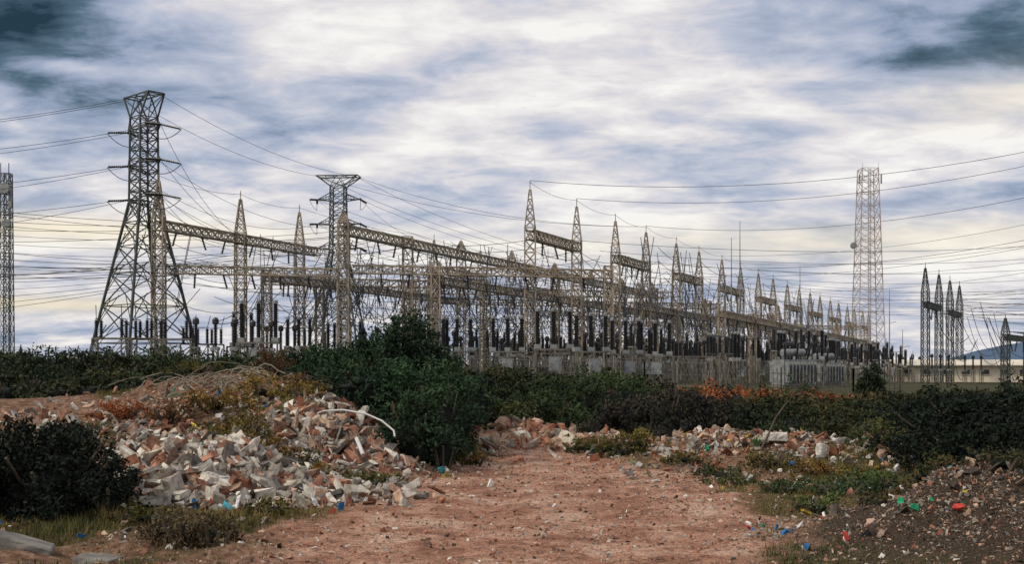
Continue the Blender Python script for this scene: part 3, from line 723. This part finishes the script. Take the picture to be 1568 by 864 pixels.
for i in range(90):
    x=random.gauss(-7.2,1.2); y=random.gauss(30,.8); z=Hs(x,y)+random.uniform(.02,.28); an=random.gauss(0,.9); L=random.uniform(.4,1.8)
    pts=[(x+math.cos(an)*L*(k/6-.5),y+math.sin(an)*L*(k/6-.5),z+math.sin(k/6*3.14)*.2*random.uniform(.3,1)-abs(k/6-.5)*.15) for k in range(7)]
    mb.tube(pts,random.uniform(.008,.018),0,5)
mb.obj('pile_of_dead_branches',[M_wood])
mb=MB(); x,y=WX(255,28),28
mb.tube([(x+.1*k,y+.03*k,Hs(x+.1*k,y)+.12+.08*math.sin(k*.9)) for k in range(8)],.02,0,6)
mb.obj('green_hose',[simple('green_plastic',(.02,.16,.09),(.04,.24,.12),3,.5)])
mb=MB(); D=27.0; p0=Vector(pp(1163,676,D)); p0.z=Hs(p0.x,p0.y)-.05; p1=Vector(pp(1188,640,D)); p2=Vector(pp(1215,606,D)); p3=Vector(pp(1232,582,D))
pl=[p0,p0.lerp(p1,.5)+Vector((.02,0,.02)),p1,p1.lerp(p2,.5)+Vector((-.02,0,.01)),p2,p3]
for k in range(5): mb.tube([pl[k],pl[k+1]],.03-.005*k,0,6)
for k in range(14):
    s=p1.lerp(p3,random.uniform(.5,1)); mb.tube([s,s+Vector((random.uniform(-.25,.35),random.uniform(-.2,.2),random.uniform(-.05,.3)))],.007,0,4)
o=mb.obj('leaning_sapling',[M_bark])
V,C=leaves(np.array([p2.lerp(p3,random.uniform(0,1.1))+Vector((random.uniform(-.3,.35),random.uniform(-.2,.2),random.uniform(-.15,.25))) for _ in range(16)]),np.full(16,.09),14,.04,np.tile(np.array((.04,.07,.03)),(16,1)))
l=npmesh('sapling_leaves',V,np.arange(len(V)).reshape(-1,4),M_leaf,C); l.parent=o
mb=MB(); x,y=WX(1158,27.2),27.2; z=Hs(x,y)
for k in range(22):
    an=k*2.4; el=.35+.9*(k/22); L=.34+random.uniform(-.06,.08); d=Vector((math.cos(an)*math.cos(el),math.sin(an)*math.cos(el),math.sin(el))); sd=Vector((-math.sin(an),math.cos(an),0))*.03
    b0=Vector((x,y,z)); i=len(mb.v); mid=b0+d*L*.5+Vector((0,0,.02)); tip=b0+d*L
    mb.v+= [tuple(b0-sd*.7),tuple(b0+sd*.7),tuple(mid+sd),tuple(tip),tuple(mid-sd)]; mb.f+=[(i,i+1,i+2,i+4),(i+4,i+2,i+3)]; mb.m+=[0,0]
mb.obj('agave_plant',[simple('agave_leaf',(.08,.17,.07),(.18,.28,.12),6,.5)])

# ------------------------------------------------------------ sky
wd=bpy.data.worlds.new('World'); scene.world=wd; wd.use_nodes=True; nt=wd.node_tree; nt.nodes.clear()
L=nt.links.new
out=N(nt,'ShaderNodeOutputWorld'); tc=N(nt,'ShaderNodeTexCoord'); D_=tc.outputs['Generated']
sx=N(nt,'ShaderNodeSeparateXYZ'); L(D_,sx.inputs[0])
def mth(op,a,b_=None,clamp=False):
    n=N(nt,'ShaderNodeMath',operation=op); n.use_clamp=clamp
    for i,v in enumerate((a,b_)):
        if v is None: continue
        if isinstance(v,(int,float)): n.inputs[i].default_value=v
        else: L(v,n.inputs[i])
    return n.outputs[0]
zc=mth('MAXIMUM',sx.outputs[2],0.0); den=mth('ADD',zc,.17)
cx=mth('DIVIDE',sx.outputs[0],den); cy=mth('DIVIDE',sx.outputs[1],den)
cv=N(nt,'ShaderNodeCombineXYZ'); L(cx,cv.inputs[0]); L(cy,cv.inputs[1]); 
def cn(scale,detail,rough,dist,off,sxy=(1,1)):
    mp=N(nt,'ShaderNodeMapping'); mp.inputs['Location'].default_value=off; mp.inputs['Scale'].default_value=(sxy[0],sxy[1],1); mp.inputs['Rotation'].default_value=(0,0,.12); L(cv.outputs[0],mp.inputs[0])
    n=noisetex(nt,scale,detail,rough,mp.outputs[0]); n.inputs['Distortion'].default_value=dist; return n.outputs['Fac']
nA=cn(2.0,7,.50,.25,(5.1,2.7,0),(.75,1.1)); nB=cn(6.0,6,.6,.3,(7,2,0),(.85,1.1))
val=mth('ADD',mth('MULTIPLY',mth('SUBTRACT',nA,.5),1.45),mth('MULTIPLY',mth('SUBTRACT',nB,.5),.95))
val=mth('ADD',val,.70)
def blob(px,py,sx_p,sy_p,amp):
    d=Vector(((px-784)/F,1,(HY-py)/F)).normalized()
    s=N(nt,'ShaderNodeVectorMath',operation='SUBTRACT'); L(D_,s.inputs[0]); s.inputs[1].default_value=d
    m_=N(nt,'ShaderNodeVectorMath',operation='MULTIPLY'); L(s.outputs[0],m_.inputs[0]); m_.inputs[1].default_value=(F/sx_p,2.0,F/sy_p)
    dt=N(nt,'ShaderNodeVectorMath',operation='DOT_PRODUCT'); L(m_.outputs[0],dt.inputs[0]); L(m_.outputs[0],dt.inputs[1])
    e=mth('EXPONENT',mth('MULTIPLY',dt.outputs['Value'],-1.0)); return mth('MULTIPLY',e,amp)
for bb in [(0,38,230,72,-.80),(1568,72,210,36,-.76),(1568,0,140,24,-.30),(0,190,120,50,-.16),(440,60,220,65,.24),(290,200,220,60,-.14),(880,70,250,50,.06),(1250,140,300,60,.10),(620,255,300,24,-.10),(130,105,90,14,.34),(800,360,700,50,.08),(300,340,400,60,.06),(100,520,300,50,-.06),(1480,400,300,50,.08),(1480,490,300,40,-.08),(700,490,500,40,-.05)]:
    val=mth('ADD',val,blob(*bb))
cl=ramp(nt,val,[(0,(.012,.035,.055)),(.20,(.09,.15,.21)),(.38,(.31,.38,.52)),(.58,(.52,.56,.68)),(.78,(.80,.77,.79)),(.96,(1.0,.975,.94))])
yel=mth('ADD',mth('ADD',blob(50,465,190,12,1.1),blob(80,350,330,20,.9)),mth('ADD',blob(1540,150,130,35,.45),blob(1300,370,500,30,.6)),True)
c2=mixc(nt,yel,cl.outputs[0],mixc(nt,.75,cl.outputs[0],(1.0,.87,.62)))
sky=N(nt,'ShaderNodeTexSky'); sky.sky_type='NISHITA'; sky.sun_disc=False; sky.sun_elevation=math.radians(42); sky.sun_rotation=math.radians(240)
b1=N(nt,'ShaderNodeBackground'); L(sky.outputs[0],b1.inputs[0]); b1.inputs[1].default_value=.08
b2_=N(nt,'ShaderNodeBackground'); L(c2,b2_.inputs[0]); b2_.inputs[1].default_value=.98
ms=N(nt,'ShaderNodeMixShader'); ms.inputs[0].default_value=.94; L(b1.outputs[0],ms.inputs[1]); L(b2_.outputs[0],ms.inputs[2]); L(ms.outputs[0],out.inputs[0])
sd=bpy.data.lights.new('sun','SUN'); sd.energy=2.3; sd.angle=math.radians(10); sd.color=(1,.90,.76)
so=bpy.data.objects.new('sun',sd); scene.collection.objects.link(so); so.rotation_euler=(math.radians(48),0,math.radians(-60)); so.location=(0,0,60)

cam=bpy.data.cameras.new('camera'); co=bpy.data.objects.new('camera',cam); scene.collection.objects.link(co)
co.location=(0,0,CZ); co.rotation_euler=(math.radians(90),0,0); cam.lens=40; cam.sensor_width=36; cam.clip_end=20000; cam.shift_y=(HY-432)/1568
scene.camera=co
scene.view_settings.view_transform='Standard'; scene.view_settings.look='None'; scene.view_settings.exposure=0
